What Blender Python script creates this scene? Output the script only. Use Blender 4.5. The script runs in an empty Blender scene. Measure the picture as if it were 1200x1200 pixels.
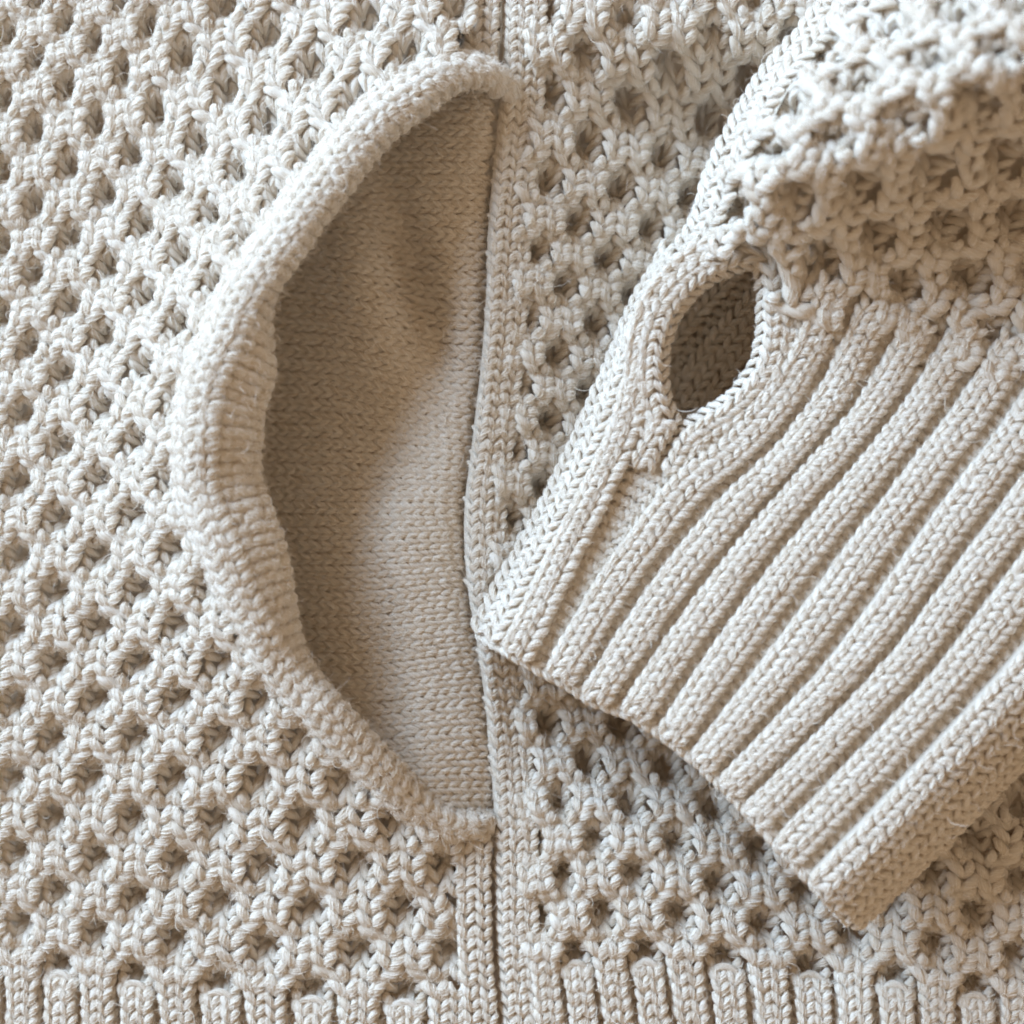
import bpy, math, random
import numpy as np

rng = np.random.default_rng(7)
random.seed(7)
sc = bpy.context.scene
COL = sc.collection

# ------------------------------------------------------------------ camera, light, exposure
PX = 0.00025            # one working unit (about one stitch-leg thirtieth) = 0.25 mm
D = 1600.0              # camera height above the cloth, working units
FOCUS_Z = 25.0

cam_d = bpy.data.cameras.new('camera')
cam = bpy.data.objects.new('camera', cam_d)
COL.objects.link(cam)
cam.location = (0, 0, D * PX)
cam_d.sensor_width = 36.0
cam_d.lens = 36.0 * D / 1200.0
cam_d.clip_start = 0.01
cam_d.clip_end = 20.0
cam_d.dof.use_dof = True
cam_d.dof.focus_distance = (D - FOCUS_Z) * PX
cam_d.dof.aperture_fstop = 6.0
sc.camera = cam

world = bpy.data.worlds.new('World')
sc.world = world
world.use_nodes = True
bg = world.node_tree.nodes['Background']
bg.inputs['Color'].default_value = (1.0, 0.765, 0.53, 1)
bg.inputs['Strength'].default_value = 0.52

def area_light(name, loc, target, size, energy, color):
    d = bpy.data.lights.new(name, 'AREA')
    d.shape = 'RECTANGLE'
    d.size, d.size_y = size
    d.energy = energy
    d.color = color
    o = bpy.data.objects.new(name, d)
    COL.objects.link(o)
    o.location = loc
    v = np.array(target) - np.array(loc)
    from mathutils import Vector
    o.rotation_euler = Vector(v).to_track_quat('-Z', 'Y').to_euler()
    return o

# a window to the upper left
area_light('window_light', (-1.08, 0.88, 0.68), (0, 0, 0), (1.1, 0.9), 72.0, (0.505, 0.73, 1.0))

sc.view_settings.view_transform = 'Standard'
sc.view_settings.look = 'None'
sc.view_settings.exposure = -0.08
sc.view_settings.gamma = 1.0
sc.view_settings.use_curve_mapping = False
sc.cycles.max_bounces = 9
sc.cycles.diffuse_bounces = 5
sc.cycles.transmission_bounces = 3
sc.cycles.use_denoising = True
sc.cycles.denoiser = 'OPENIMAGEDENOISE'
sc.cycles.denoising_prefilter = 'FAST'
sc.cycles.denoising_input_passes = 'RGB_ALBEDO_NORMAL'
sc.cycles.use_adaptive_sampling = True
sc.cycles.adaptive_threshold = 0.045
sc.cycles_curves.subdivisions = 1
sc.cycles.filter_width = 1.9

# ------------------------------------------------------------------ materials
def wool_material(name, base, warm, bump=0.5):
    m = bpy.data.materials.new(name)
    m.use_nodes = True
    nt = m.node_tree
    N, L = nt.nodes, nt.links
    bsdf = N['Principled BSDF']
    bsdf.inputs['Roughness'].default_value = 0.95
    bsdf.inputs['Specular IOR Level'].default_value = 0.12
    bsdf.inputs['Sheen Weight'].default_value = 0.25
    bsdf.inputs['Sheen Roughness'].default_value = 0.6
    uv = N.new('ShaderNodeUVMap'); uv.uv_map = 'UVMap'
    mp = N.new('ShaderNodeMapping')
    mp.inputs['Scale'].default_value = (2.2, 22.0, 1.0)
    L.new(uv.outputs['UV'], mp.inputs['Vector'])
    n1 = N.new('ShaderNodeTexNoise')
    n1.inputs['Scale'].default_value = 1.0
    n1.inputs['Detail'].default_value = 3.0
    L.new(mp.outputs['Vector'], n1.inputs['Vector'])
    geo = N.new('ShaderNodeTexCoord')
    n2 = N.new('ShaderNodeTexNoise')
    n2.inputs['Scale'].default_value = 260.0
    n2.inputs['Detail'].default_value = 3.0
    L.new(geo.outputs['Object'], n2.inputs['Vector'])
    at = N.new('ShaderNodeAttribute'); at.attribute_name = 'tone'
    add = N.new('ShaderNodeMath'); add.operation = 'MULTIPLY_ADD'
    L.new(n1.outputs['Fac'], add.inputs[0]); add.inputs[1].default_value = 0.8
    L.new(at.outputs['Fac'], add.inputs[2])
    add2 = N.new('ShaderNodeMath'); add2.operation = 'MULTIPLY_ADD'
    L.new(n2.outputs['Fac'], add2.inputs[0]); add2.inputs[1].default_value = 0.5
    L.new(add.outputs[0], add2.inputs[2])
    mr = N.new('ShaderNodeMapRange')
    mr.inputs['From Min'].default_value = 0.25; mr.inputs['From Max'].default_value = 1.25
    L.new(add2.outputs[0], mr.inputs['Value'])
    mix = N.new('ShaderNodeMix'); mix.data_type = 'RGBA'
    L.new(mr.outputs['Result'], mix.inputs['Factor'])
    mix.inputs[6].default_value = (*warm, 1); mix.inputs[7].default_value = (*base, 1)
    L.new(mix.outputs[2], bsdf.inputs['Base Color'])
    tr = N.new('ShaderNodeBsdfTranslucent')
    L.new(mix.outputs[2], tr.inputs['Color'])
    mx = N.new('ShaderNodeMixShader'); mx.inputs[0].default_value = 0.28
    L.new(bsdf.outputs[0], mx.inputs[1]); L.new(tr.outputs[0], mx.inputs[2])
    L.new(mx.outputs[0], N['Material Output'].inputs['Surface'])
    bp = N.new('ShaderNodeBump')
    bp.inputs['Strength'].default_value = bump
    bp.inputs['Distance'].default_value = 1.6 * PX
    L.new(n1.outputs['Fac'], bp.inputs['Height'])
    L.new(bp.outputs['Normal'], bsdf.inputs['Normal'])
    return m

BASE = (0.885, 0.815, 0.725)
WARM = (0.76, 0.655, 0.53)
WOOL = wool_material('oatmeal_wool_yarn', BASE, WARM, 0.4)

def fibre_material(name, col):
    m = bpy.data.materials.new(name)
    m.use_nodes = True
    N, L = m.node_tree.nodes, m.node_tree.links
    b = N['Principled BSDF']
    b.inputs['Roughness'].default_value = 0.8
    b.inputs['Specular IOR Level'].default_value = 0.2
    b.inputs['Base Color'].default_value = (*col, 1)
    tr = N.new('ShaderNodeBsdfTranslucent')
    tr.inputs['Color'].default_value = (*col, 1)
    mx = N.new('ShaderNodeMixShader'); mx.inputs[0].default_value = 0.3
    L.new(b.outputs[0], mx.inputs[1]); L.new(tr.outputs[0], mx.inputs[2])
    L.new(mx.outputs[0], N['Material Output'].inputs['Surface'])
    return m

FIBRE = fibre_material('wool_fibre', (0.885, 0.825, 0.745))

def table_material():
    m = bpy.data.materials.new('pale_wood')
    m.use_nodes = True
    N, L = m.node_tree.nodes, m.node_tree.links
    b = N['Principled BSDF']
    t = N.new('ShaderNodeTexCoord')
    mp = N.new('ShaderNodeMapping'); mp.inputs['Scale'].default_value = (4, 40, 1)
    n = N.new('ShaderNodeTexNoise'); n.inputs['Scale'].default_value = 3; n.inputs['Detail'].default_value = 6
    r = N.new('ShaderNodeValToRGB')
    r.color_ramp.elements[0].color = (0.30, 0.2, 0.12, 1); r.color_ramp.elements[1].color = (0.45, 0.33, 0.22, 1)
    L.new(t.outputs['Object'], mp.inputs[0]); L.new(mp.outputs[0], n.inputs['Vector'])
    L.new(n.outputs['Fac'], r.inputs[0]); L.new(r.outputs[0], b.inputs['Base Color'])
    b.inputs['Roughness'].default_value = 0.6
    return m

# ------------------------------------------------------------------ small maths
def sstep(x, a, b):
    t = np.clip((np.asarray(x, float) - a) / (b - a), 0, 1)
    return t * t * (3 - 2 * t)

def unproj(u, v, z):
    k = (D - z) / D
    return np.stack([(u - 600.0) * k, (600.0 - v) * k, z + 0 * u], -1)

def curve_pts(pts, n=200):
    """smooth curve through points, resampled evenly by arc length of the first two coordinates"""
    p = np.array(pts, float)
    q = np.vstack([2 * p[0] - p[1], p, 2 * p[-1] - p[-2]])
    out = []
    for i in range(1, len(q) - 2):
        t = np.linspace(0, 1, 24, endpoint=False)[:, None]
        a, b, c, d = q[i - 1], q[i], q[i + 1], q[i + 2]
        out.append(0.5 * (2 * b + (c - a) * t + (2 * a - 5 * b + 4 * c - d) * t ** 2 + (3 * b - a - 3 * c + d) * t ** 3))
    out = np.vstack(out + [p[-1:]])
    s = np.r_[0, np.cumsum(np.hypot(*np.diff(out[:, :2], axis=0).T))]
    g = np.linspace(0, s[-1], n)
    return np.stack([np.interp(g, s, out[:, k]) for k in range(p.shape[1])], -1), s[-1]

def poly_at(P, L, t):
    """position on an evenly resampled polyline of length L at distance t, straight beyond its ends"""
    n = len(P)
    x = np.asarray(t, float) / L * (n - 1)
    i = np.clip(np.floor(x).astype(int), 0, n - 2)
    f = (x - i)[..., None]
    return P[i] * (1 - f) + P[i + 1] * f

def inside(u, v, poly):
    u = np.asarray(u, float); v = np.asarray(v, float)
    r = np.zeros(u.shape, bool)
    n = len(poly)
    for i in range(n):
        x0, y0 = poly[i]; x1, y1 = poly[(i + 1) % n]
        if y0 == y1:
            continue
        c = ((y0 > v) != (y1 > v)) & (u < (x1 - x0) * (v - y0) / (y1 - y0) + x0)
        r ^= c
    return r

def dist_to(u, v, P):
    sh = np.shape(u)
    q = np.stack([np.ravel(u), np.ravel(v)], -1)
    out = np.empty(len(q)); idx = np.empty(len(q), int)
    for a in range(0, len(q), 20000):
        d = ((q[a:a + 20000, None, :] - P[None, :, :2]) ** 2).sum(-1)
        idx[a:a + 20000] = d.argmin(1)
        out[a:a + 20000] = np.sqrt(d.min(1))
    return out.reshape(sh), idx.reshape(sh)

class TPS:
    """smooth map from stitch-lattice coordinates to the cloth plane, through measured cell positions"""
    def __init__(self, src, dst, lam=0.15):
        self.s = np.array(src, float); d = np.array(dst, float)
        n = len(self.s)
        K = self.k(np.linalg.norm(self.s[:, None] - self.s[None], axis=-1)) + lam * np.eye(n)
        Pm = np.c_[np.ones(n), self.s]
        A = np.block([[K, Pm], [Pm.T, np.zeros((3, 3))]])
        sol = np.linalg.solve(A, np.vstack([d, np.zeros((3, 2))]))
        self.w, self.a = sol[:n], sol[n:]
    @staticmethod
    def k(r):
        return np.where(r > 1e-9, r * r * np.log(np.maximum(r, 1e-9)), 0.0)
    def __call__(self, a, b):
        sh = np.shape(a)
        q = np.stack([np.ravel(a), np.ravel(b)], -1)
        out = np.empty((len(q), 2))
        for i in range(0, len(q), 20000):
            qq = q[i:i + 20000]
            r = np.linalg.norm(qq[:, None] - self.s[None], axis=-1)
            out[i:i + 20000] = self.k(r) @ self.w + np.c_[np.ones(len(qq)), qq] @ self.a
        return out[:, 0].reshape(sh), out[:, 1].reshape(sh)

def frame(pos, a, b, ea, eb, flip=1):
    """points and unit normals of a surface"""
    P = pos(a, b)
    du = pos(a + ea, b) - pos(a - ea, b)
    dv = pos(a, b + eb) - pos(a, b - eb)
    n = np.cross(du, dv)
    n /= np.linalg.norm(n, axis=-1, keepdims=True) + 1e-9
    if flip == 0:
        n *= np.where(n[..., 2:3] < 0, -1, 1)
    else:
        n *= flip
    return P, n

# ------------------------------------------------------------------ mesh building
def link(name, data, parent=None):
    o = bpy.data.objects.new(name, data)
    COL.objects.link(o)
    if parent is not None:
        o.parent = parent
    return o

NRING, NSIDE = 8, 8
TRI = [0]

def tubes_mesh(name, C, R, Nn, parent, nside=NSIDE, lobes=3, lobe_amp=0.06, twist=2.8, mat=WOOL):
    """C (L,K,3) centre lines, R (L,K) radii, Nn (L,K,3) reference normals -> one mesh of twisted yarn pieces"""
    Ln, K, _ = C.shape
    T = np.gradient(C, axis=1)
    T /= np.linalg.norm(T, axis=-1, keepdims=True) + 1e-9
    Na = Nn - T * (T * Nn).sum(-1, keepdims=True)
    Na /= np.linalg.norm(Na, axis=-1, keepdims=True) + 1e-9
    B = np.cross(T, Na)
    th = np.linspace(0, 2 * np.pi, nside, endpoint=False)
    ph = rng.uniform(0, 6.28, (Ln, 1, 1))
    uu = np.linspace(0, 1, K)[None, :, None]
    rr = R[:, :, None] * (1 + lobe_amp * np.cos(lobes * (th[None, None] - twist * uu) + ph))
    V = C[:, :, None, :] + rr[..., None] * (0.80 * np.cos(th)[None, None, :, None] * Na[:, :, None, :] + 1.08 * np.sin(th)[None, None, :, None] * B[:, :, None, :])
    V = (V * PX).reshape(-1, 3).astype(np.float32)
    k = np.arange(K - 1)[:, None]; j = np.arange(nside)[None]
    j2 = (j + 1) % nside
    q = np.stack([k * nside + j, k * nside + j2, (k + 1) * nside + j2, (k + 1) * nside + j], -1).reshape(-1, 4)
    F = (q[None] + (np.arange(Ln) * K * nside)[:, None, None]).reshape(-1, 4)
    me = bpy.data.meshes.new(name)
    me.vertices.add(len(V)); me.vertices.foreach_set('co', V.ravel())
    me.loops.add(F.size); me.loops.foreach_set('vertex_index', F.ravel().astype(np.int32))
    me.polygons.add(len(F))
    me.polygons.foreach_set('loop_start', (np.arange(len(F)) * 4).astype(np.int32))
    me.polygons.foreach_set('use_smooth', np.ones(len(F), bool))
    uvl = me.uv_layers.new(name='UVMap')
    ku = np.stack([k + 0 * j, k + 0 * j, k + 1 + 0 * j, k + 1 + 0 * j], -1).reshape(-1, 4) / (K - 1)
    jv = np.stack([j + 0 * k, j + 1 + 0 * k, j + 1 + 0 * k, j + 0 * k], -1).reshape(-1, 4) / nside
    off = rng.uniform(0, 60, (Ln, 1, 1))
    U = np.stack([ku[None] * 1.0 + off, jv[None] - ku[None] * 0.38 + off], -1)
    uvl.data.foreach_set('uv', U.astype(np.float32).ravel())
    at = me.attributes.new('tone', 'FLOAT', 'POINT')
    tone = np.repeat(rng.normal(0, 0.2, Ln), K * nside)
    at.data.foreach_set('value', tone.astype(np.float32))
    me.materials.append(mat)
    me.update(calc_edges=True)
    TRI[0] += len(F) * 2
    return link(name, me, parent)

class Fuzz:
    """collects wool fibres lying on and standing off the yarn of one part"""
    def __init__(self):
        self.p, self.r = [], []
    def add(self, C, R, Nn, per=7, fly=0.6, flylen=(7, 22)):
        Ln, K, _ = C.shape
        T = np.gradient(C, axis=1)
        T /= np.linalg.norm(T, axis=-1, keepdims=True) + 1e-9
        Na = Nn - T * (T * Nn).sum(-1, keepdims=True)
        Na /= np.linalg.norm(Na, axis=-1, keepdims=True) + 1e-9
        B = np.cross(T, Na)
        M = 6
        # lying fibres: helices round the yarn, only on its outer side
        n = Ln * per
        li = np.repeat(np.arange(Ln), per)
        u0 = rng.uniform(-0.02, 0.55, n); u1 = u0 + rng.uniform(0.3, 0.5, n)
        th0 = rng.uniform(-1.5, 1.5, n); tw = rng.normal(1.5, 0.35, n)
        lift0 = rng.normal(1.02, 0.05, n); lift1 = lift0 + np.abs(rng.normal(0, 0.16, n))
        f = np.linspace(0, 1, M)[None]
        u = np.clip(u0[:, None] + (u1 - u0)[:, None] * f, 0, 1) * (K - 1)
        i = np.clip(u.astype(int), 0, K - 2); g = u - i
        def pick(A):
            a = A[li[:, None], i]; b = A[li[:, None], i + 1]
            gg = g[..., None] if a.ndim == 3 else g
            return a * (1 - gg) + b * gg
        c, r_, na, bb = pick(C), pick(R), pick(Na), pick(B)
        th = th0[:, None] + tw[:, None] * (f - 0.5)
        rad = r_ * (lift0[:, None] + (lift1 - lift0)[:, None] * f ** 2) + 0.25
        P = c + rad[..., None] * (0.82 * np.cos(th)[..., None] * na + 1.08 * np.sin(th)[..., None] * bb)
        self.p.append(P); self.r.append(np.broadcast_to(rng.uniform(0.24, 0.46, (n, 1)) * np.array([.6, 1, 1, 1, .8, .3])[None], (n, M)))
        # standing fibres
        m = rng.poisson(fly * Ln)
        if m:
            li = rng.integers(0, Ln, m); ki = rng.integers(1, K - 1, m)
            c, na, tt, bb, r_ = C[li, ki], Na[li, ki], T[li, ki], B[li, ki], R[li, ki]
            a = rng.uniform(-1.4, 1.4, m)[:, None]
            rdir = np.cos(a) * na + np.sin(a) * bb
            d = rdir * rng.uniform(0.25, 1.0, (m, 1)) + tt * rng.normal(0, 0.8, (m, 1)) + bb * rng.normal(0, 0.6, (m, 1))
            d /= np.linalg.norm(d, axis=-1, keepdims=True)
            ln = rng.uniform(*flylen, (m, 1)) * rng.uniform(0.5, 1.2, (m, 1))
            P = [c + rdir * r_[:, None] * 0.7]
            curl = rng.normal(0, 0.45, (m, 3))
            for s in range(M - 1):
                P.append(P[-1] + d * ln / (M - 1))
                d = d + curl + rng.normal(0, 0.22, (m, 3)) - na * 0.10
                d /= np.linalg.norm(d, axis=-1, keepdims=True)
            self.p.append(np.stack(P, 1)); self.r.append(np.broadcast_to(rng.uniform(0.13, 0.26, (m, 1)) * np.array([1, 1, .9, .8, .6, .25])[None], (m, M)))
    def stray(self, n=0.05):
        """a few long curled hairs standing off the surface"""
        src = [p for p in self.p]
        allp = np.concatenate([p[:, 2] for p in src])
        m = int(len(allp) * n / 10)
        c = allp[rng.integers(0, len(allp), m)]
        M = 6
        d = rng.normal(0, 1, (m, 3)); d[:, 2] = np.abs(d[:, 2]) * 0.6
        d /= np.linalg.norm(d, axis=-1, keepdims=True)
        axis = rng.normal(0, 1, (m, 3)); axis[:, 2] *= 2
        axis /= np.linalg.norm(axis, axis=-1, keepdims=True)
        turn = rng.uniform(0.2, 0.95, (m, 1)) * rng.choice([-1, 1], (m, 1))
        ln = rng.uniform(10, 30, (m, 1))
        P = [c]
        for k in range(M - 1):
            P.append(P[-1] + d * ln / (M - 1))
            d = d * np.cos(turn) + np.cross(axis, d) * np.sin(turn) + axis * (axis * d).sum(-1, keepdims=True) * (1 - np.cos(turn)) + rng.normal(0, 0.12, (m, 3))
            d /= np.linalg.norm(d, axis=-1, keepdims=True)
        self.p.append(np.stack(P, 1)); self.r.append(np.broadcast_to(rng.uniform(0.2, 0.36, (m, 1)) * np.array([1, 1, 1, .9, .8, .4])[None], (m, M)))
    def build(self, parent, name='wool_fuzz'):
        self.stray(0.12)
        P = np.concatenate(self.p); R = np.concatenate(self.r)
        hc = bpy.data.hair_curves.new(name)
        hc.add_curves([P.shape[1]] * len(P))
        hc.position_data.foreach_set('vector', (P * PX).astype(np.float32).ravel())
        ra = hc.attributes.get('radius') or hc.attributes.new('radius', 'FLOAT', 'POINT')
        ra.data.foreach_set('value', (R * PX).astype(np.float32).ravel())
        hc.materials.append(FIBRE)
        o = link(name, hc, parent)
        o['kind'] = 'stuff'
        return o

def sheet(name, pos, a0, a1, na, b0, b1, nb, h, parent, keep=None, flip=0, ea=0.05, eb=0.05, hf=None):
    """the cloth ground behind the stitches: a grid surface set h below the stitch layer"""
    a, b = np.meshgrid(np.linspace(a0, a1, na), np.linspace(b0, b1, nb), indexing='ij')
    P, n = frame(pos, a, b, ea, eb, flip)
    P = P + n * (h if hf is None else hf(a, b)[..., None])
    idx = np.arange(na * nb).reshape(na, nb)
    q = np.stack([idx[:-1, :-1], idx[1:, :-1], idx[1:, 1:], idx[:-1, 1:]], -1).reshape(-1, 4)
    if keep is not None:
        k = keep(a, b).ravel()
        q = q[k[q].all(1)]
    me = bpy.data.meshes.new(name)
    me.from_pydata((P * PX).reshape(-1, 3).tolist(), [], q.tolist())
    uvl = me.uv_layers.new(name='UVMap')
    vi = np.empty(len(me.loops), np.int32); me.loops.foreach_get('vertex_index', vi)
    uvs = np.stack([a.ravel()[vi] * 3, b.ravel()[vi]], -1)
    uvl.data.foreach_set('uv', uvs.astype(np.float32).ravel())
    me.polygons.foreach_set('use_smooth', np.ones(len(me.polygons), bool))
    me.materials.append(WOOL)
    TRI[0] += len(q) * 2
    return link(name, me, parent)

# ------------------------------------------------------------------ stitches
U = np.linspace(0, 1, NRING)
SIN = np.sin(np.pi * U)
PROF = 0.46 + 0.54 * np.sin(np.pi * np.clip(U * 0.94 + 0.04, 0, 1) ** 1.15) ** 0.75

def knit_legs(pos, cfun, b, wa, rb, hgt, rad, ea, eb, flip=0, hfun=None, both=True, spread=1.0, jit=1.0, keep=None, direction=1, lenf=1.36, afun=None, abfun=None):
    """V stitches: cfun(b) centre line, b stitch positions, wa wale width in a-units, rb row height in b-units.
    rad / hgt in working units; direction -1 turns the V over"""
    b = np.asarray(b, float)
    if callable(wa):
        wa = wa(b)[:, None]
    legs = []
    for side in ((-1, 1) if both else (both,)):
        jb = rng.normal(0, 0.05 * jit, (len(b), 1)) * rb
        ja = rng.normal(0, 0.022 * jit, (len(b), 1)) * wa
        t = (-0.5 * (lenf - 0.86) + lenf * U)[None] + 0 * jb
        Bv = b[:, None] + direction * t * rb + jb
        sp = rng.normal(1.0, 0.07 * jit, (len(b), 1)) * spread
        off = side * (0.035 + 0.44 * U - 0.03 * np.sin(2 * np.pi * U))[None] * wa * sp
        Av = cfun(Bv) + off + ja
        Hv = rad * (-0.42 + 0.92 * np.sin(np.pi * U ** 1.15) ** 0.8)[None] + hgt
        Hv = Hv + rng.normal(0, 0.06 * jit, (len(b), 1)) * rad
        if hfun is not None:
            Hv = Hv + hfun(Bv)
        if afun is not None:
            Hv = Hv + afun(Av)
        if abfun is not None:
            Hv = Hv + abfun(Av, Bv)
        legs.append((Av, Bv, Hv))
    A = np.concatenate([l[0] for l in legs]); B = np.concatenate([l[1] for l in legs]); H = np.concatenate([l[2] for l in legs])
    R = rad * PROF[None] * rng.normal(1.0, 0.06 * jit, (len(A), 1))
    if keep is not None:
        k = keep(A[:, NRING // 2], B[:, NRING // 2])
        A, B, H, R = A[k], B[k], H[k], R[k]
    P, n = frame(pos, A, B, ea, eb, flip)
    return P + n * H[..., None], R, n

def purl_arcs(pos, cfun, b, wa, rb, hgt, rad, ea, eb, flip=0, keep=None, hfun=None):
    """the bumpy reverse side: interlocked arcs across the wale"""
    b = np.asarray(b, float)
    out = []
    for sgn, ph in ((1, 0.0), (-1, 0.5)):
        x = (U - 0.5)[None]
        jb = rng.normal(0, 0.06, (len(b), 1)) * rb
        Bv = b[:, None] + ph * rb + jb + sgn * rb * 0.42 * (np.cos(2 * np.pi * (U - 0.5)))[None] * 0.6
        Av = cfun(Bv) + (x * 0.95 + (0.25 if sgn < 0 else -0.25)) * wa + rng.normal(0, 0.05, (len(b), 1)) * wa
        Hv = hgt + rad * (-0.7 + 1.2 * SIN)[None] + 0 * Bv
        if hfun is not None:
            Hv = Hv + hfun(Bv)
        out.append((Av, Bv, Hv))
    A = np.concatenate([o[0] for o in out]); B = np.concatenate([o[1] for o in out]); H = np.concatenate([o[2] for o in out])
    R = rad * PROF[None] * rng.normal(0.95, 0.07, (len(A), 1))
    if keep is not None:
        k = keep(A[:, NRING // 2], B[:, NRING // 2])
        A, B, H, R = A[k], B[k], H[k], R[k]
    P, n = frame(pos, A, B, ea, eb, flip)
    return P + n * H[..., None], R, n

def cat(parts):
    parts = [p for p in parts if len(p[0])]
    if not parts:
        return None
    return tuple(np.concatenate([p[i] for p in parts]) for i in range(3))

def piece(name, parts, parent, fuzz=None, per=7, fly=0.6, flylen=(7, 22), nside=NSIDE, lobes=3):
    g = cat(parts)
    if g is None:
        return None
    o = tubes_mesh(name, *g, parent, nside=nside, lobes=lobes)
    if fuzz is not None:
        fuzz.add(*g, per=per, fly=fly, flylen=flylen)
    return o

# ------------------------------------------------------------------ layout of the garment (cloth-plane coordinates)
# pocket opening edge: crest of the rolled band, with height
_CR = [(590, 101, 14), (572, 87, 34), (540, 82, 52), (500, 98, 68), (455, 132, 84), (405, 184, 98), (355, 248, 110), (305, 322, 118),
                            (262, 400, 122), (238, 468, 122), (234, 540, 120), (248, 612, 116), (279, 692, 108), (320, 762, 98),
                            (370, 827, 84), (425, 887, 68), (480, 937, 50), (528, 964, 32), (572, 972, 12)]
CREST, CREST_L = curve_pts([(x, y, z * (1.0 + 0.25 * min(1.0, z / 80.0))) for x, y, z in _CR], 320)
# seam between pocket lining and side panel
SEAM_PTS = [(600, -140), (592, -40), (589, 40), (588, 110), (575, 250), (566, 400), (553, 520), (544, 600), (547, 680), (560, 760), (572, 850), (579, 950), (581, 1100), (588, 1200), (596, 1340)]
SEAM, SEAM_L = curve_pts(SEAM_PTS, 300)
def seam_u(v):
    return np.interp(v, SEAM[:, 1], SEAM[:, 0])

POCKET = [tuple(p[:2]) for p in CREST[4:-4:6]] + [(seam_u(v), v) for v in (960, 850, 760, 680, 600, 520, 400, 250, 110)]

def soft_noise(u, v, s, seed):
    r = np.random.default_rng(seed)
    o = 0
    for k in range(5):
        ax, ay, p = r.uniform(-1, 1), r.uniform(-1, 1), r.uniform(0, 6.28)
        o = o + np.sin((u * ax + v * ay) / s * (1 + 0.5 * k) + p) / (1 + 0.5 * k)
    return o / 2.5

# ---- left (pocket) panel
L_SRC = [(0,0),(2,0),(1,1),(3,1),(5,1),(7,1),(2,2),(4,2),(6,2),(8,2),(10,2),(1,3),(3,3),(5,3),(7,3),(9,3),(0,4),(2,4),(4,4),(6,4),(8,4),
         (1,5),(3,5),(5,5),(7,5),(0,6),(2,6),(4,6),(6,6),(1,7),(3,7),(5,7),(0,8),(2,8),(4,8),(1,9),(3,9),(5,9),(2,10),(4,10),(1,11),(3,11),
         (2,12),(4,12),(1,13),(3,13),(5,13),(2,14),(4,14),(1,15),(3,15),(5,15),(2,16),(4,16),(6,16),(1,17),(3,17),(5,17),(2,18),(4,18),(6,18),
         (1,19),(3,19),(5,19),(7,19),(2,20),(4,20),(6,20),(8,20),(1,21),(3,21),(5,21),(7,21),(2,22),(4,22),(6,22),(8,22),
         (1,23),(3,23),(5,23),(7,23),(9,23),(2,24),(4,24),(6,24),(8,24),(10,24),(1,25),(3,25),(5,25),(7,25),(9,25)]
L_DST = [(10,40),(78,27),(42,68),(112,47),(173,28),(263,5),(78,100),(145,82),(215,63),(315,38),(432,18),(40,153),(113,143),(182,130),(267,103),(365,75),(3,200),(82,195),(155,180),(233,167),(310,142),
         (40,240),(125,227),(205,217),(278,197),(3,288),(83,278),(168,262),(247,248),(38,320),(127,312),(212,297),(3,370),(82,357),(170,347),(33,407),(120,393),(208,377),(73,437),(167,430),(25,485),(120,478),
         (72,522),(158,517),(20,565),(117,563),(200,563),(68,608),(157,602),(22,652),(115,652),(203,645),(65,693),(163,693),(242,687),(15,737),(115,735),(208,732),(65,777),(163,777),(257,777),
         (17,823),(112,820),(208,820),(303,822),(62,865),(160,863),(257,865),(348,868),(15,912),(107,910),(203,912),(303,912),(62,958),(155,958),(253,963),(355,963),
         (20,998),(115,1005),(208,1012),(310,1017),(417,1013),(67,1045),(158,1052),(258,1057),(362,1065),(473,1067),(25,1082),(113,1092),(203,1103),(310,1110),(420,1116)]
L_MAP = TPS(L_SRC, L_DST)

def h_left(u, v):
    d, i = dist_to(u, v, CREST)
    rise = 0.66 * CREST[i, 2] * np.exp(-(np.maximum(d - 22, 0) / 92.0) ** 1.5)
    return 5 * soft_noise(u, v, 120, 3) + rise
def pos_left(c, j):
    u, v = L_MAP(c, j)
    return unproj(u, v, h_left(u, v))

# ---- right (side) panel
R_SRC = [(3,0),(5,0),(7,0),(2,1),(4,1),(6,1),(1,2),(3,2),(5,2),(2,3),(4,3),(1,4),(3,4),(5,4),(2,5),(4,5),(1,6),(3,6),(2,7),(4,7),(1,8),(3,8),
         (2,9),(1,10),(2,11),(1,12),(2,13),(1,14),(2,19),(3,20),(2,21),(4,21),(1,22),(3,22),(5,22),(11,22),(13,22),(2,23),(4,23),(6,23),(10,23),(12,23),
         (1,24),(3,24),(5,24),(7,24),(9,24),(11,24),(13,24),(12,21),(13,20)]
R_DST = [(733,20),(837,40),(927,45),(683,63),(783,77),(877,97),(645,108),(737,123),(830,143),(687,167),(777,183),(643,213),(727,220),(805,230),(673,262),(762,267),(630,295),(710,305),(660,333),(740,347),(617,373),(697,380),
         (652,417),(607,450),(643,493),(602,525),(635,573),(598,607),(640,847),(687,890),(655,937),(738,940),(628,987),(697,982),(793,983),(1090,1020),(1197,1033),(658,1023),(743,1023),(840,1033),(1043,1057),(1143,1070),
         (632,1075),(706,1070),(795,1072),(895,1083),(997,1093),(1097,1107),(1190,1120),(1140,980),(1197,940)]
R_MAP = TPS(R_SRC, R_DST, 0.25)

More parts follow.
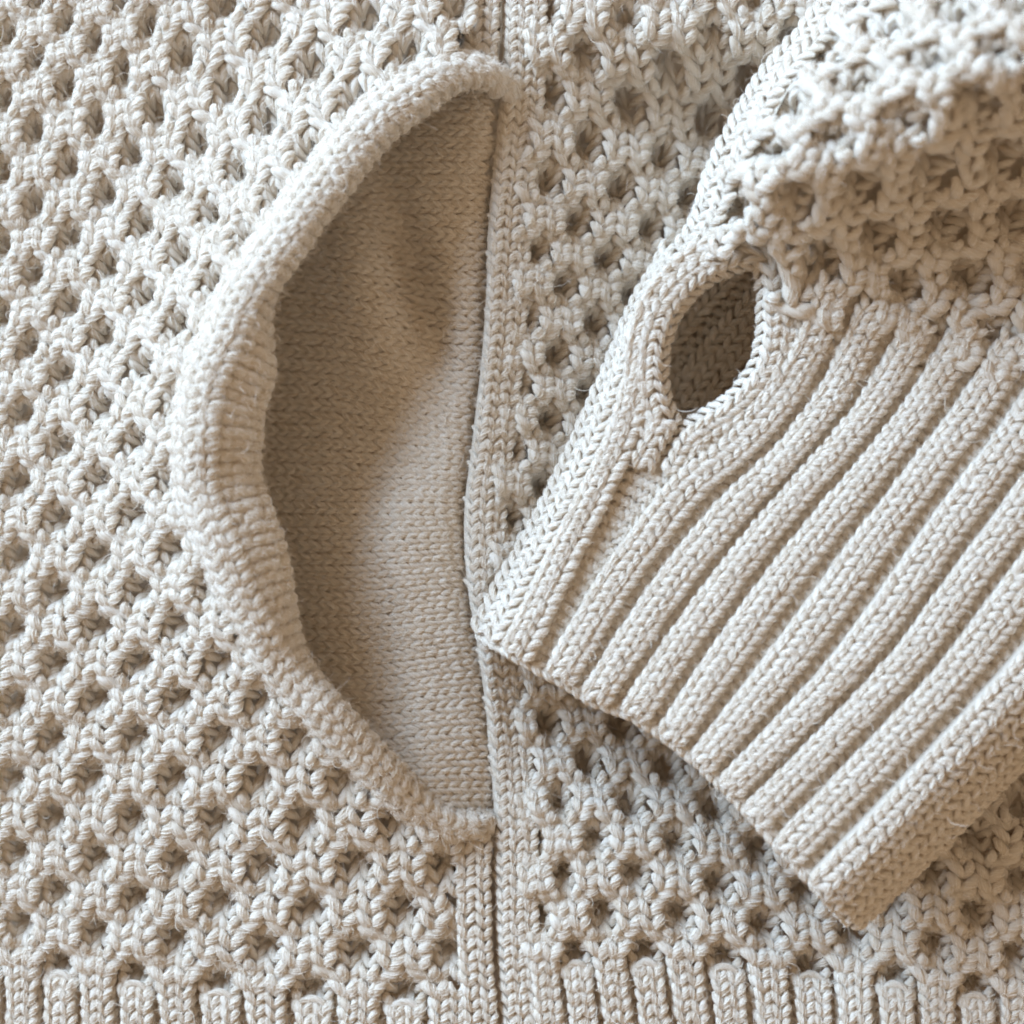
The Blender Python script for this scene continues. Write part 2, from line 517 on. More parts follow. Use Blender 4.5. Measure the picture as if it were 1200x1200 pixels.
CUFF_EDGE = np.vstack([np.linspace(a, b, 30) for a, b in (((640, 815), (740, 860)), ((740, 860), (860, 950)), ((860, 950), (985, 1090)))])
def h_right(u, v):
    w = sstep(v, 20, 150) * (1 - sstep(v, 820, 980))
    tilt = -0.44 * np.clip(u - 572, 0, 320) * w
    d, _ = dist_to(u, v, CUFF_EDGE)
    dip = -34 * np.exp(-(d / 75.0) ** 2) * (1 - 0.6 * w)
    return 12 + 5 * soft_noise(u, v, 130, 5) + tilt + dip
def pos_right(c, j):
    u, v = R_MAP(c, j)
    return unproj(u, v, h_right(u, v))
# straight wales along the seam, measured from the seam line: a = offset, b = v
def pos_placket(a, b):
    u = seam_u(b) + a
    dipl = np.exp(-(np.minimum(a, 0) / 12.0) ** 2)
    z = np.where(a > -2, h_right(u, b), np.minimum(h_right(u, b), 16))
    z = z - 10 * np.exp(-((a - 0) / 5.0) ** 2)
    return unproj(u, b, z)

# ---- pocket lining: a = wale number (down), b = distance along (to the right)
def pos_lining(a, b):
    v0 = 78 + 14.8 * a
    f = sstep(b, 380, 560)
    v = v0 + 26 * f * np.exp(-((v0 - 420) / 120.0) ** 2) - 12 * (1 - sstep(b, 300, 470)) * np.exp(-((v0 - 330) / 140.0) ** 2) - 18 * sstep(b, 400, 580) * np.exp(-((v0 - 790) / 150.0) ** 2)
    u = b + 0 * a
    return unproj(u, v, h_lining(u, v))
def h_lining(u, v):
    su = seam_u(v)
    z = -44 + 42 * sstep(u, su - 160, su - 4) - 36 * (1 - sstep(u, 290, 430))
    z = z - 40 * np.exp(-((u - 492 - (v - 340) * 0.26) / 26.0) ** 2) * np.exp(-((v - 330) / 95.0) ** 2)
    z = z + 24 * np.exp(-((u - 425 - (v - 340) * 0.25) / 42.0) ** 2) * np.exp(-((v - 350) / 120.0) ** 2)
    z = z + 14 * np.exp(-((v - 620) / 90.0) ** 2) * np.exp(-((u - 460) / 90.0) ** 2)
    z = z + (26 * sstep(v, 470, 640) + 16 * sstep(v, 780, 960)) * (1 - sstep(u, su - 90, su - 8)) - 8 * sstep(u, su - 30, su) - 6 * np.exp(-((u - su) / 7.0) ** 2)
    return z + 3 * soft_noise(u, v, 60, 9)

# ---- rolled band of the pocket: a = arc across its profile (0..1), b = distance along the crest
INNER = lambda v: 46 * sstep(v, 320, 430) * (1 - sstep(v, 650, 840)) + 4
def pos_band(a, b):
    p = poly_at(CREST, CREST_L, b)
    q = poly_at(CREST, CREST_L, np.asarray(b) + 3.0) - poly_at(CREST, CREST_L, np.asarray(b) - 3.0)
    t = q[..., :2] / (np.linalg.norm(q[..., :2], axis=-1, keepdims=True) + 1e-9)
    n = np.stack([-t[..., 1], t[..., 0]], -1)          # image axes: towards the pocket mouth
    n = n * -1.0
    n = np.where((n * (np.array([470, 520.0]) - p[..., :2])).sum(-1, keepdims=True) < 0, -n, n)
    e = sstep(b, 0, 120) * (1 - sstep(b, CREST_L - 110, CREST_L))
    wi = INNER(p[..., 1])
    sc_ = 0.34 + 0.46 * e
    sc_ = sc_ * (1 - 0.14 * sstep(b, 0.5 * CREST_L, 0.7 * CREST_L))
    A = np.clip(np.asarray(a, float), -0.2, 1.2)
    k = np.array([-0.2, 0.0, 0.12, 0.25, 0.40, 0.55, 0.68, 0.80, 0.92, 1.0, 1.2])
    off0 = np.array([-44, -38, -33, -25, -8, 12, 24, 28, 27, 22, 10.0])
    off1 = np.array([0, 0, 0, 0, 0, 0, 0.25, 0.62, 0.95, 1.0, 0.9])
    dz0 = np.array([-104, -62, -38, -18, -2, -1, -12, -26, -44, -58, -74.0])
    o = np.interp(A, k, off0) * sc_ + np.interp(A, k, off1) * wi
    z = p[..., 2] + np.interp(A, k, dz0) * (0.35 + 0.65 * e) + np.interp(A, k, off1) * (0.25 * wi) * 0.3
    wob = (3.0 + 4.5 * sstep(b, 0.45 * CREST_L, 0.65 * CREST_L)) * np.sin(b / 38.0) + 2.4 * np.sin(b / 19.0 + 1.3)
    u = p[..., 0] + n[..., 0] * (o + 0.4 * wob)
    v = p[..., 1] + n[..., 1] * (o + 0.4 * wob)
    return unproj(u, v, z + wob * 0.6)

# ---- cuff: measured rib lines, a = rib number, b = distance from the cuff edge
RIBS = [
    [(576, 752), (600, 706), (650, 612), (690, 530), (716, 468), (736, 410), (756, 360), (788, 308)],
    [(604, 770), (634, 706), (667, 636), (704, 562), (728, 508), (742, 450), (757, 398), (782, 348), (822, 300)],
    [(655, 797), (682, 748), (720, 685), (752, 640), (780, 602), (812, 565), (868, 522), (910, 476), (938, 432), (955, 395), (974, 345)],
    [(694, 822), (726, 774), (766, 716), (812, 654), (876, 582), (932, 523), (972, 468), (998, 418), (1022, 366)],
    [(741, 840), (778, 782), (820, 722), (896, 622), (960, 546), (1013, 487), (1053, 427), (1078, 380)],
    [(785, 868), (833, 794), (910, 685), (977, 602), (1033, 534), (1083, 467), (1108, 428), (1134, 385)],
    [(820, 896), (903, 798), (950, 738), (1027, 628), (1087, 547), (1137, 483), (1162, 446), (1188, 404)],
    [(851, 925), (920, 858), (985, 790), (1047, 711), (1100, 634), (1150, 567), (1186, 518), (1225, 460)],
    [(882, 958), (970, 868), (1060, 776), (1100, 722), (1160, 642), (1203, 584), (1260, 500)],
    [(920, 1000), (1015, 900), (1122, 784), (1178, 710), (1240, 628), (1310, 540)],
    [(960, 1044), (1060, 942), (1160, 834), (1230, 760), (1300, 680), (1370, 600)],
    [(990, 1076), (1090, 978), (1190, 876), (1270, 798), (1350, 716), (1420, 640)],
    [(1006, 1094), (1106, 998), (1206, 898), (1290, 816), (1370, 738), (1440, 660)],
]
RIBC = [curve_pts([(*p, 0) for p in r], 120) for r in RIBS]
def rib_uv(a, b):
    a = np.asarray(a, float); b = np.asarray(b, float)
    a, b = np.broadcast_arrays(a, b)
    ac = np.clip(a, 0, len(RIBS) - 1.001)
    i = np.floor(ac).astype(int); f = ac - i
    Q = np.stack([poly_at(P, Ln, b)[..., :2] for P, Ln in RIBC])
    def g(k):
        k = np.clip(k, 0, len(RIBS) - 1)
        return np.take_along_axis(Q, k[None, ..., None], 0)[0]
    p0, p1, p2, p3 = g(i - 1), g(i), g(i + 1), g(i + 2)
    f = f[..., None]
    r = p1 * (1 - f) + p2 * f
    ext = (a - ac)[..., None] * (g(i + 1) - g(i))
    r = r + ext
    return r[..., 0], r[..., 1]

RIDGE, RIDGE_L = curve_pts([(770, 330, 0), (830, 262, 40), (880, 215, 90), (940, 182, 120), (1010, 150, 140), (1100, 108, 165), (1200, 50, 185), (1330, -20, 190), (1450, -80, 190)], 200)
SILH, SILH_L = curve_pts([(700, 420, 0), (770, 330, 0), (812, 262, 0), (838, 200, 0), (868, 140, 0), (915, 66, 0), (962, 6, 0), (1010, -50, 0), (1090, -130, 0)], 200)
def h_sleeve(u, v):
    d, i = dist_to(u, v, RIDGE)
    below = (v - RIDGE[i, 1]) + (u - RIDGE[i, 0]) * 0.6 > 0
    w = np.where(below, 105.0, 150.0)
    ridge = RIDGE[i, 2] * np.exp(-(d / w) ** 2)
    e, k = dist_to(u, v, SILH)
    out = (u - SILH[k, 0]) * 0.83 + (v - SILH[k, 1]) * 0.56 < 0
    e = np.where(out, -e, e)
    x = np.clip(1 - e / 75.0, 0, 1.6)
    near = sstep(v, 460, 300)
    roll = 0.78 * x ** 2.2
    z = 92 + 1.15 * ridge
    z = z - (z + 10) * 0.85 * roll * (1 - sstep(v, 300, 460))
    return z + 9 * soft_noise(u, v, 55, 14) * (1 - sstep(v, 330, 470))
def h_cuff(u, v, a, b):
    z = h_sleeve(u, v)
    z = z - 34 * np.clip((0.75 - a) / 1.0, 0, 1.6) ** 1.6 * sstep(v, 300, 420)
    z = z - 100 * np.clip((a - 10.1) / 2.0, 0, 1.3) ** 1.3
    z = z + 0.11 * np.maximum((u - 700) * 0.6 + (v - 540) * 0.8, 0) * sstep(v, 420, 560)
    z = z - 9 * (1 - sstep(b, 0, 26)) + 4 * soft_noise(u, v, 90, 21)
    return z
def pos_cuff(a, b):
    u, v = rib_uv(a, b)
    return unproj(u, v, h_cuff(u, v, a, b))

THUMB_RAW = [(886, 316), (850, 321), (818, 342), (794, 372), (781, 410), (780, 447), (788, 480), (797, 499), (818, 487), (847, 469), (873, 442), (887, 410), (890, 365)]
THUMB = THUMB_RAW
def grow(poly, d):
    p = np.array(poly, float); c = p.mean(0)
    q = []
    n = len(p)
    for i in range(n):
        t = p[(i + 1) % n] - p[i - 1]
        t /= np.linalg.norm(t)
        m = np.array([-t[1], t[0]])
        if (m * (p[i] - c)).sum() < 0:
            m = -m
        q.append(p[i] + m * d)
    return [tuple(x) for x in q]

# ---- sleeve honeycomb lattice (c follows the rib numbers, j counts up the arm)
S_SRC = [(5,0),(6,1),(4,1),(5,2),(3,2),(4,3),(5,4),(3,4),(4,5),(2,3),(3,6),(4,7),(2,0),(3,0),(7,0),(1,0),(0,3),(1,6),(-1,4),(8,1),(0,0)]
S_DST = [(1092,393),(1167,397),(1055,332),(1137,322),(1022,273),(1108,262),(1186,252),(1093,198),(1178,183),(1006,216),(1145,108),(1215,112),(958,372),(1010,360),(1205,450),(880,300),(905,172),(1005,95),(848,150),(1275,440),(838,280)]
S_MAP = TPS(S_SRC, S_DST, 0.4)
def pos_sleeve(c, j):
    u, v = S_MAP(c, j)
    return unproj(u, v, h_sleeve(u, v))

CUFF_POLY = [(576, 752), (700, 500), (790, 320), (850, 200), (960, 0), (1400, -100), (1400, 700), (990, 1085), (860, 940), (740, 850), (640, 800)]
def deep_under_cuff(u, v, m=85):
    k = inside(u, v, CUFF_POLY)
    if k.any():
        e = np.array(CUFF_POLY + CUFF_POLY[:1], float)
        pts = np.vstack([np.linspace(e[i], e[i + 1], 40) for i in range(len(e) - 1)])
        d, _ = dist_to(u, v, pts)
        k = k & (d > m)
    return k

# ------------------------------------------------------------------ garment
root = link('knitted_cardigan', None)
root.empty_display_size = 0.02
root['label'] = 'oatmeal wool honeycomb knit cardigan with curved pocket and ribbed thumbhole cuff'
root['category'] = 'cardigan'

# honeycomb builder shared by the three honeycomb areas
def honeycomb(name, pos, mapf, cols, j0, j1, jdir, parity, parent, fuzz, keep, wa, rad, rows=3.0, hb=6.0, per=7, fly=0.8, flylen=(7, 22), hole_h=-36, amp=0.225, keep_ground=None, gj0=None, pw=(0.28, 0.30), gb=2.5):
    """strands between columns; (c+j+parity) even = a hole, odd = a block where two strands meet"""
    rb = 1.0 / rows
    for i in cols:
        def S(j, i=i):
            x = np.cos(np.pi * (np.asarray(j) + i + 1 + parity))
            return np.tanh(1.5 * x) / np.tanh(1.5)
        cf = lambda j, S=S, i=i: i + 0.5 - amp * S(j)
        def hf(j, S=S):
            ph = np.asarray(j) - np.round(np.asarray(j))
            return hb * np.abs(S(j)) - 2.0 - jdir * 0.5 * hb * np.sin(np.pi * ph)
        b = np.arange(j0, j1, rb)
        k = keep(cf(b + 0.2 * jdir), b + 0.2 * jdir)
        for run in runs(b, k):
            piece(name, [knit_legs(pos, cf, run, wa, rb, 0.0, rad, 0.05, 0.05, hfun=hf, direction=jdir)], parent, fuzz, per=per, fly=fly, flylen=flylen)
    kg = keep_ground or keep
    for c in list(cols) + [max(cols) + 1]:
        gj = j0 if gj0 is None else gj0
        for j in range(int(math.floor(gj)), int(math.ceil(j1)) + 1):
            if (c + j + parity) % 2 == 0 and gj < j < j1 + 0.9 and kg(np.array([c + 0.0]), np.array([j + 0.0]))[0]:
                bb = j + np.array([-0.86, -0.56, -0.26, 0.04, 0.34, 0.64])
                pit = lambda A, B, c=c, j=j: -gb + (hole_h + gb) * np.exp(-((A - c) / pw[0]) ** 2 - ((B - j) / pw[1]) ** 2)
                parts = [knit_legs(pos, lambda q, c=c, k=k: c + k + 0 * q, bb, 0.43, 0.31, 0.0, rad * 0.92, 0.05, 0.05, abfun=pit, direction=jdir) for k in (-0.21, 0.21)]
                piece('cell_ground', parts, parent, fuzz, per=5, fly=2.0, nside=6)

def runs(b, k):
    """split positions into unbroken runs where k holds"""
    out, cur = [], []
    for x, y in zip(b, k):
        if y:
            cur.append(x)
        elif cur:
            out.append(np.array(cur)); cur = []
    if cur:
        out.append(np.array(cur))
    return out

# ---- left panel
def keep_left(c, j):
    u, v = L_MAP(c, j)
    k = ~inside(u, v, POCKET)
    d, i = dist_to(u, v, CREST)
    lim = seam_u(v) - 44
    k &= (u < lim) & (u > -110)
    k &= ~((d < 20) & (v < 940))
    return k
def rib_mask(x, half=0.34, soft=0.07):
    d = np.abs(x - np.round(x))
    return 1 - sstep(d, half, half + soft)
def hf_left(c, j):
    w = sstep(j, 26.0, 26.4)
    u, v = L_MAP(c, j)
    return -52 * (1 - w) + w * (-20 + 21.5 * rib_mask(c) * (u < seam_u(v) - 42))
def hf_right(c, j):
    w = sstep(j, 25.0, 25.4)
    u, v = R_MAP(c, j)
    return -52 * (1 - w) + w * (-20 + 21.5 * rib_mask(c) * (u > seam_u(v) + 46))
def keep_left_sheet(c, j):
    u, v = L_MAP(c, j)
    d, i = dist_to(u, v, CREST)
    return (~inside(u, v, POCKET)) & (u < seam_u(v) + 2) & (d > 12)
left = sheet('front_panel', pos_left, -3.5, 14.5, 300, -4, 30.5, 250, -40, root, keep_left_sheet, hf=hf_left)
left['label'] = 'pale honeycomb panel to the left of the pocket opening'
fz = Fuzz()
honeycomb('cable_strand', pos_left, L_MAP, range(-3, 13), -3.0, 26.3, -1, 0, left, fz, keep_left, 0.60, 5.9, per=11, fly=20.0, flylen=(4, 13), hb=4.5)
# left hem ribs
def hem(pos, mapf, cols, jt, parity, parent, fuzz, keep, name='hem_rib', jend=30.5):
    for c in cols:
        cap = (c + int(round(jt)) + parity) % 2 == 0
        start = jt + (0.25 if cap else -0.25)
        b = np.arange(start, jend, 1 / 3.1)
        parts = []
        for k in (-0.19, 0.19):
            hf = lambda j, s=start, cap=cap: (-9 * np.exp(-np.maximum(j - s, 0) / 0.22) if cap else 0 * j) + 3
            parts.append(knit_legs(pos, lambda j, c=c, k=k: c + k + 0 * j, b + 0.33, 0.37, 1 / 3.1, 0, 3.9, 0.05, 0.05, hfun=hf, keep=keep, direction=-1))
        if cap:
            Ac = (c + 0.33 * np.cos(np.pi * U))[None]; Bc = (start + 0.30 - 0.34 * np.sin(np.pi * U))[None]
            if keep(Ac[:, NRING // 2], Bc[:, NRING // 2])[0]:
                Pc, nc = frame(pos, Ac, Bc, 0.05, 0.05, 0)
                parts.append((Pc + nc * (-1.5 + 0 * Ac)[..., None], 3.8 * (0.7 + 0.3 * SIN)[None], nc))
        piece(name, parts, parent, fuzz, per=9, fly=6.0, flylen=(4, 12))
        parts = [purl_arcs(pos, lambda j, c=c: c + 0.5 + 0 * j, b, 0.3, 1 / 3.1, -13, 4.0, 0.05, 0.05, keep=keep)]
        piece('rib_valley', parts, parent, fuzz, per=3, fly=0.6, nside=8)
def keep_hem_left(c, j):
    u, v = L_MAP(c, j)
    return (u < seam_u(v) - 26) & (u > -110) & (v < 1330)
hem(pos_left, L_MAP, range(-2, 13), 26, 0, left, fz, keep_hem_left)
fz.build(left)

# ---- right panel
def keep_right(c, j):
    u, v = R_MAP(c, j)
    return (u > seam_u(v) + 38) & (u < 1320) & (v < 1200) & ~deep_under_cuff(u, v)
def keep_right_sheet(c, j):
    u, v = R_MAP(c, j)
    return (u > seam_u(v) - 4)
right = sheet('side_panel', pos_right, -1.5, 17, 300, -5, 29.5, 240, -40, root, keep_right_sheet, hf=hf_right)
right['label'] = 'honeycomb panel between the pocket seam and the sleeve'
fz = Fuzz()
honeycomb('cable_strand', pos_right, R_MAP, range(0, 16), -4.0, 25.3, -1, 1, right, fz, keep_right, 0.58, 5.6, per=11, fly=9, flylen=(5, 14), hb=6, hole_h=-42, pw=(0.29, 0.32))
def keep_hem_right(c, j):
    u, v = R_MAP(c, j)
    return (u > seam_u(v) + 18) & (u < 1320) & (v < 1330)
hem(pos_right, R_MAP, range(1, 16), 25, 1, right, fz, keep_hem_right, jend=29.6)
# straight wales beside the seam
sheet('seam_backing', pos_placket, 0, 50, 14, -130, 1340, 200, -4.5, right, None, ea=1, eb=1)
sheet('seam_backing', pos_placket, -46, -3, 12, -130, 80, 40, -7, right, None, ea=1, eb=1)
sheet('seam_backing', pos_placket, -46, -3, 12, 975, 1340, 60, -7, right, None, ea=1, eb=1)
for off in (8.5, 25.0, 41.5):
    piece('seam_wale', [knit_legs(pos_placket, lambda b, o=off: o + 0 * b, np.arange(-120, 1330, 13.8), 16.8, 13.8, -3.5, 3.6, 1.0, 1.0, direction=-1)], right, fz, per=9, fly=5.0, flylen=(4, 10))
for off, tops in ((-13.0, ((-120, 84), (972, 1330))), (-34.0, ((-120, 72), (985, 1330)))):
  for a_, b_ in tops:
    bb = np.arange(a_, b_, 14.2)
    piece('seam_wale', [knit_legs(pos_placket, lambda b, o=off: o + 0 * b, bb, 19.5, 14.2, -3, 4.1, 1.0, 1.0, direction=-1)], right, fz, per=8, fly=1.6)
fz.build(right)

# ---- pocket lining
def keep_lining(a, b):
    P = pos_lining(a, b)
    v = 78 + 14.8 * a
    u = b
    k = inside(u, v, grow(POCKET, 6)) | ((u > 300) & (u < seam_u(v) - 2) & (v > 85) & (v < 990) & inside(u, v, grow(POCKET, 16)))
    return k & (u < seam_u(v) - 3)
def keep_lin_sheet(a, b):
    v = 78 + 14.8 * a
    return inside(b, v, grow(POCKET, 30)) & (b < seam_u(v) + 10)
lin = sheet('pocket_lining', pos_lining, -2, 64, 140, 215, 610, 80, -1.8, root, keep_lin_sheet, ea=0.3, eb=3)
lin['label'] = 'smooth stockinette lining inside the pocket'
fz = Fuzz()
for a in range(0, 62):
    b0 = rng.uniform(0, 12)
    b = np.arange(225 + b0, 586, 12.8)
    piece('lining_wale', [knit_legs(pos_lining_sw := (lambda x, y: pos_lining(x, y)), lambda bb, a=a: a + 0 * bb, b, 0.93, 12.8, 0, 3.15, 0.3, 3.0, keep=keep_lining, direction=-1, lenf=1.72)], lin, fz, per=9, fly=2.0, flylen=(4, 9))
fz.build(lin)

# ---- rolled pocket band
band = sheet('pocket_band', pos_band, 0.0, 1.15, 40, -8, CREST_L + 8, 220, -0.5, root, None, flip=1, ea=0.02, eb=2.0)
band['label'] = 'thick rolled edge of the pocket opening'
# orient normals outward
Pm, nm = frame(pos_band, np.array([0.45]), np.array([CREST_L * 0.5]), 0.02, 2.0, 1)
BFLIP = 1 if nm[0, 2] > 0 else -1
if BFLIP < 0:
    me_old = band.data
    bpy.data.objects.remove(band)
    band = sheet('pocket_band', pos_band, 0.0, 1.15, 40, -8, CREST_L + 8, 220, -0.5, root, None, flip=-1, ea=0.02, eb=2.0)
    band['label'] = 'thick rolled edge of the pocket opening'
fz = Fuzz()
for k, a in enumerate((-0.05, 0.14, 0.335, 0.53, 0.71, 0.86, 1.0)):
    wa = 0.19 if k < 4 else 0.16
    b = np.arange(-6 + rng.uniform(0, 10), CREST_L + 4, 16.5)
    if k in (4, 5, 6):
        parts = [purl_arcs(pos_band, lambda bb, a=a: a + 0 * bb, b, wa * 1.1, 16.5, -2, 6.2, 0.02, 2.0, flip=BFLIP)]
    else:
        parts = [knit_legs(pos_band, lambda bb, a=a: a + 0 * bb, b, wa, 16.5, -2 if k < 2 else 0, 5.8, 0.02, 2.0, flip=BFLIP, direction=-1)]
    piece('band_wale', parts, band, fz, per=14, fly=20, flylen=(5, 14))
fz.build(band)

# ---- cuff
THB = grow(THUMB, 22)
def keep_cuff(a, b):
    u, v = rib_uv(a, b)
    return ~inside(u, v, THB) & (u < 1330)
RIB_LEN = np.array([q[1] for q in RIBC])
def hf_cuff(a, b):
    p = poly_at(*RIBC[1], b); q = poly_at(*RIBC[2], b)
    g = np.clip(56.0 / np.linalg.norm(p - q, axis=-1), 0.3, 1.0)
    a = np.where((a > 1.5) & (a < 2), np.maximum(2 - (2 - a) / g, 1.5), np.where((a > 1) & (a <= 1.5), np.minimum(1 + (a - 1) / g, 1.5), a))
    m = np.where(a < 1.22, 1.0, np.where(a > 9.7, 1.0, rib_mask(a, 0.35, 0.08)))
    return -18 + 20.5 * m
def keep_cuff_sheet(a, b):
    u, v = rib_uv(a, b)
    return ~inside(u, v, grow(THUMB, 6)) & (u < 1340) & (b < np.interp(a, np.arange(13), RIB_LEN) + 2)
cuff = sheet('cuff', pos_cuff, -0.6, 11.68, 330, 4, 620, 130, -16, root, keep_cuff_sheet, ea=0.05, eb=3, hf=hf_cuff)
cuff['label'] = 'wide ribbed cuff with an oval thumbhole'
fz = Fuzz()
RW = 14.4
TOPS = [470, 520, 560, 560, 580, 590, 600, 600, 610, 620, 640, 640, 640]
for i in range(13):
    Ln = RIBC[i][1]
    b = np.arange(3, min(Ln + 6, 640), RW)
    ks = (-0.178, 0.178)
    if i == 0: ks = (0.05, -0.5)
    if i == 1: ks = (-0.28, 0.14)
    if i == 10: ks = (-0.14, 0.23)
    if i == 11: ks = (-0.36, 0.06, 0.48)
    if i == 12: continue
    wa = 0.355
    if i == 0: wa = 0.66
    if i == 1: wa = 0.40
    if i == 10: wa = 0.37
    if i == 11: wa = 0.42
    if i == 3: wa, ks = 0.36, (-0.18, 0.18)
    parts = []
    for k in ks:
        def gap(bb, i=i, k=k):
            if not ((i == 2 and k < 0) or (i == 1 and k > 0)):
                return 1.0 + 0 * bb
            p = poly_at(*RIBC[1], bb); q = poly_at(*RIBC[2], bb)
            return np.clip(56.0 / np.linalg.norm(p - q, axis=-1), 0.3, 1.0)
        parts.append(knit_legs(pos_cuff, lambda bb, i=i, k=k, gap=gap: i + k * gap(bb), b, lambda bb, wa=wa, gap=gap: wa * gap(bb), RW, 4, 4.1, 0.04, 3.0, keep=keep_cuff, direction=1, jit=0.8, afun=(lambda A, i=i: -3.5 * np.clip((A - i) / 0.36, -1.3, 1.3) ** 2) if 1 < i < 10 else None))
    piece('rib', parts, cuff, fz, per=11, fly=5.0, flylen=(4, 9))
    if i < 11:
        mid = 0.5 if i not in (0, 1, 10, 11) else {0: 0.52, 1: 0.62, 10: 0.46, 11: 0.4}[i]
        wv = 0.30 if i not in (10, 11) else 0.34
        kb = keep_cuff(i + mid + 0 * b, b)
        b = runs(b, kb)[0]
        if i == 1:
            b = b[b < 285]
        parts = [purl_arcs(pos_cuff, lambda bb, i=i, m=mid + d: i + m + 0 * bb, b, wv * 0.62, RW, -9, 4.0, 0.04, 3.0) for d in ((-0.09, 0.09) if i not in (1, 9) else (-0.15, 0.0, 0.15) if i == 9 else (-0.27, -0.1, 0.08))]
        piece('rib_valley', parts, cuff, fz, per=4, fly=0.5, flylen=(4, 11), nside=8)
piece('edge_chain', [knit_legs(lambda x, y: pos_cuff(y, x), lambda q: 1.0 + 0 * q, np.arange(-0.7, 11.4, 0.26), 11.0, 0.26, -5, 3.6, 3.0, 0.05, direction=1)], cuff, fz, per=9, fly=2.0, flylen=(4, 12))
fz.build(cuff)

# thumbhole edging: two wales round the hole
_tip = THUMB.index((797, 499))
_rot = [(768, 556), (783, 526)] + THUMB[_tip::-1] + THUMB[:_tip:-1] + [(797, 501), (782, 524), (766, 552)]
TP, TPL = curve_pts([(*p, 0) for p in _rot], 240)
TSIGN = 1.0
def pos_trim(a, b):
    bb = np.asarray(b, float)
    p = poly_at(TP, TPL, bb)
    q = poly_at(TP, TPL, bb + 5) - poly_at(TP, TPL, bb - 5)
    t = q[..., :2] / (np.linalg.norm(q[..., :2], axis=-1, keepdims=True) + 1e-9)
    n = np.stack([t[..., 1], -t[..., 0]], -1)
    c = np.mean(np.array(THUMB), 0)
    n = n * TSIGN
    u = p[..., 0] + n[..., 0] * a
    v = p[..., 1] + n[..., 1] * a
    x = np.clip((14 - a) / 14.0, 0, 1.3)
    z = np.minimum(h_sleeve(p[..., 0] * 0.6 + 0.4 * 835, p[..., 1] * 0.5 + 0.5 * 420), 120) + 2 - 20 * x ** 2
    return unproj(u, v, z)
_p0, _p1 = pos_trim(np.array([0.0]), np.array([TPL * 0.3]))[0], pos_trim(np.array([12.0]), np.array([TPL * 0.3]))[0]
_c0 = unproj(np.array(836.0), np.array(405.0), np.array(90.0))
if np.linalg.norm((_p1 - _c0)[:2]) < np.linalg.norm((_p0 - _c0)[:2]):
    TSIGN = -1.0
trim = sheet('thumbhole_trim', pos_trim, 2, 43, 12, 0, TPL, 120, -1.6, root, None, ea=1, eb=2)
fz = Fuzz()
for a, w, rad in ((7.0, 17, 3.9), (24.0, 17, 3.9)):
    b = np.arange(0, TPL - 8, 13.5)
    piece('edging_wale', [knit_legs(pos_trim, lambda bb, a=a: a + 0 * bb, b, w, 13.5, 2, rad, 1.0, 2.0, direction=1)], trim, fz, per=10, fly=1.0, flylen=(4, 12))
piece('edging_wale', [knit_legs(pos_trim, lambda bb: 40.0 + 0 * bb, np.arange(TPL * 0.12, TPL * 0.93, 13.5), 15, 13.5, 0, 3.9, 1.0, 2.0, direction=1)], trim, fz, per=10, fly=1.0, flylen=(4, 12))
fz.build(trim)

# inner side of the cuff's lower layer, seen through the thumbhole
def pos_under(a, b):
    u, v = rib_uv(a, b)
    return unproj(u, v, -80 + 0 * u)
under = sheet('cuff_underside', pos_under, -0.2, 11.6, 90, 6, 560, 70, -8, root, None, ea=0.05, eb=3)
def pos_wall(a, b):
    top = pos_cuff(-0.6 + 0 * b, b) * (1 - a)[..., None]
    return top + pos_under(-0.2 + 0 * b, b) * a[..., None]
sheet('light_block_side', pos_wall, 0.03, 0.98, 8, 4, 530, 66, 0, under, None, ea=0.05, eb=3)  # closes the side of the cuff tube; added to keep light out of the thumbhole
fz = Fuzz()
def pos_inner(a, b):
    a, b = np.broadcast_arrays(np.asarray(a, float), np.asarray(b, float))
    bend = 0.0006 * (b - 110) ** 2
    u = 752 + 0.57 * b + 0.82 * (a + bend)
    v = 560 - 0.82 * b + 0.57 * (a + bend)
    return unproj(u, v, -74 + 0 * u)
big = grow(THUMB, 60)
def keep_inner(a, b):
    u = 752 + 0.57 * b + 0.82 * a
    v = 560 - 0.82 * b + 0.57 * a
    return inside(u, v, big)
for k, a in enumerate(np.arange(-95, 165, 17.5)):
    b = np.arange(-30, 360, 14.0)
    b = b[keep_inner(a + 0 * b, b)]
    if len(b) < 3:
        continue
    if k % 4 == 3:
        parts = [purl_arcs(pos_inner, lambda bb, a=a: a + 0 * bb, b, 16.0, 14.0, -5, 4.0, 1.0, 1.0)]
    else:
        parts = [knit_legs(pos_inner, lambda bb, a=a: a + 0 * bb, b, 17.5, 14.0, 0, 3.9, 1.0, 1.0)]
    piece('inner_wale', parts, under, fz, per=6, fly=0.5)
fz.build(under)

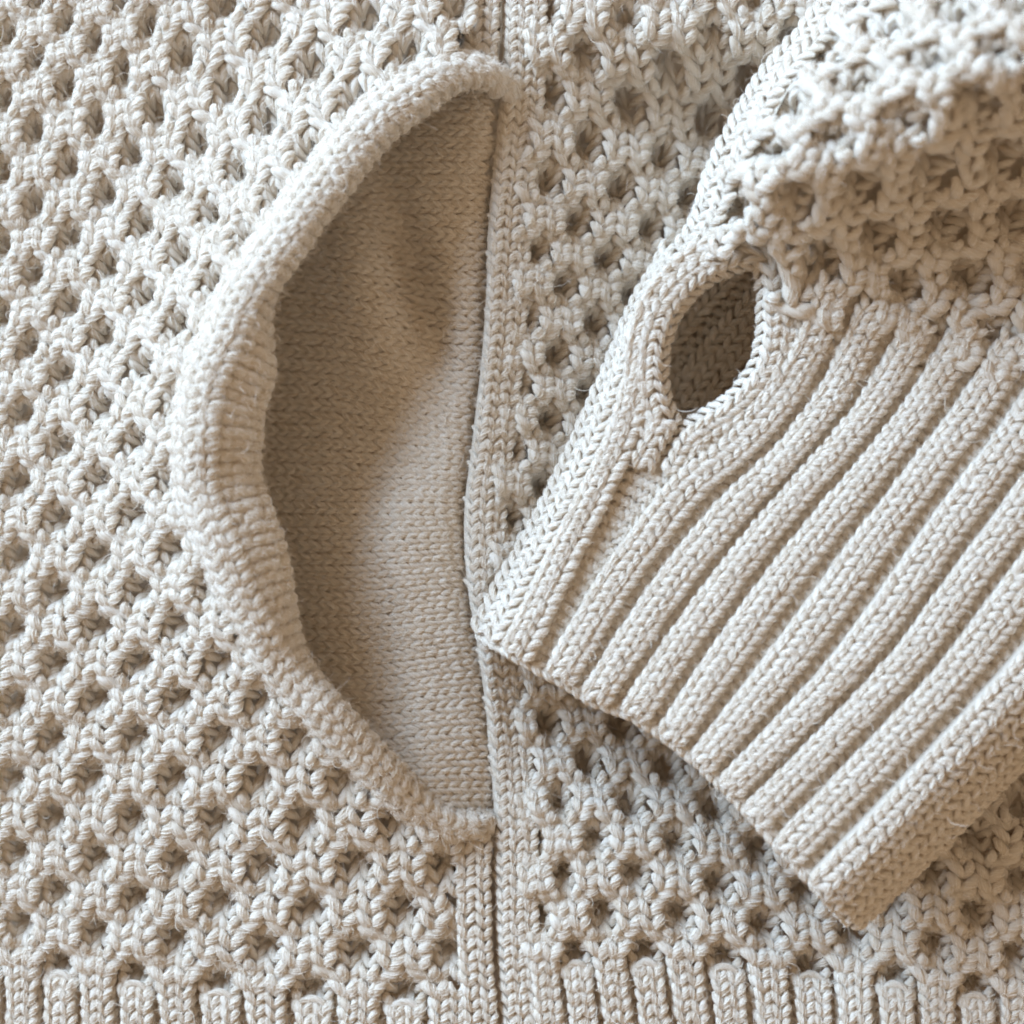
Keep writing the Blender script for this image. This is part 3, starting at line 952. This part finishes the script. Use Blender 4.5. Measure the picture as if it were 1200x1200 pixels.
# ---- sleeve
def keep_sleeve(c, j):
    u, v = S_MAP(c, j)
    k = ~inside(u, v, grow(THUMB, 26)) & (u < 1340) & (v > -150)
    e, i = dist_to(u, v, SILH)
    out = ((u - SILH[i, 0]) * 0.83 + (v - SILH[i, 1]) * 0.56 < 0) | (e < 23)
    return k & ~out
def keep_sleeve_sheet(c, j):
    u, v = S_MAP(c, j)
    k = ~inside(u, v, grow(THUMB, 14))
    e, i = dist_to(u, v, SILH)
    out = ((u - SILH[i, 0]) * 0.83 + (v - SILH[i, 1]) * 0.56 < 0) & (e > 16)
    return k & ~out
slv = sheet('sleeve', pos_sleeve, -3, 11, 110, -0.9, 12, 100, -40, root, keep_sleeve_sheet)
slv['label'] = 'bunched honeycomb sleeve folded above the cuff'
fz = Fuzz()
honeycomb('cable_strand', pos_sleeve, S_MAP, range(-3, 10), -0.6, 11.5, 1, 1, slv, fz, keep_sleeve, 0.53, 6.2, per=10, fly=3, flylen=(6, 18), hb=6, hole_h=-36, gj0=-2.1, pw=(0.30, 0.34), gb=5.0)
def pos_fold(a, b):
    p = poly_at(SILH, SILH_L, b)
    q = poly_at(SILH, SILH_L, np.asarray(b) + 6.0) - poly_at(SILH, SILH_L, np.asarray(b) - 6.0)
    t = q[..., :2] / (np.linalg.norm(q[..., :2], axis=-1, keepdims=True) + 1e-9)
    u = p[..., 0] - t[..., 1] * a + 2.0 * np.sin(b / 23.0)
    v = p[..., 1] + t[..., 0] * a
    return unproj(u, v, h_sleeve(u, v))
sheet('fold_backing', pos_fold, -5, 29, 10, 110, SILH_L, 90, -2.0, slv, None, ea=1.5, eb=3)
for a in (2.0, 20.0):
    b = np.arange(118, SILH_L, 14.0)
    piece('fold_wale', [knit_legs(pos_fold, lambda q, a=a: a + 3.0 * np.sin(q / 37.0 + a) + 0 * q, b, 21.0, 14.0, 1, 4.5, 1.5, 3.0, direction=1)], slv, fz, per=10, fly=3)
def pos_drop(a, b):
    p = pos_fold(-3.0 + 0 * a, b)
    low = p.copy(); low[..., 2] = -118.0
    return p * (1 - a)[..., None] + low * a[..., None]
sheet('light_block_side', pos_drop, 0.0, 1.0, 8, 70, SILH_L, 80, 0, slv, None, ea=0.05, eb=3)  # added wall under the sleeve edge, blocks light leaking into the thumbhole
fz.build(slv)

# ---- surface the garment lies on
me = bpy.data.meshes.new('tabletop')
s = 1500 * PX
z0, z1 = -230 * PX, -300 * PX
vs = [(x, y, z) for z in (z0, z1) for x, y in ((-s, -s), (s, -s), (s, s), (-s, s))]
me.from_pydata(vs, [], [(0, 1, 2, 3), (7, 6, 5, 4), (0, 4, 5, 1), (1, 5, 6, 2), (2, 6, 7, 3), (3, 7, 4, 0)])
me.materials.append(table_material())
tab = link('tabletop', me)
tab['kind'] = 'structure'
print('TRIANGLES', TRI[0], 'FIBRES', sum(len(h.curves) for h in bpy.data.hair_curves))
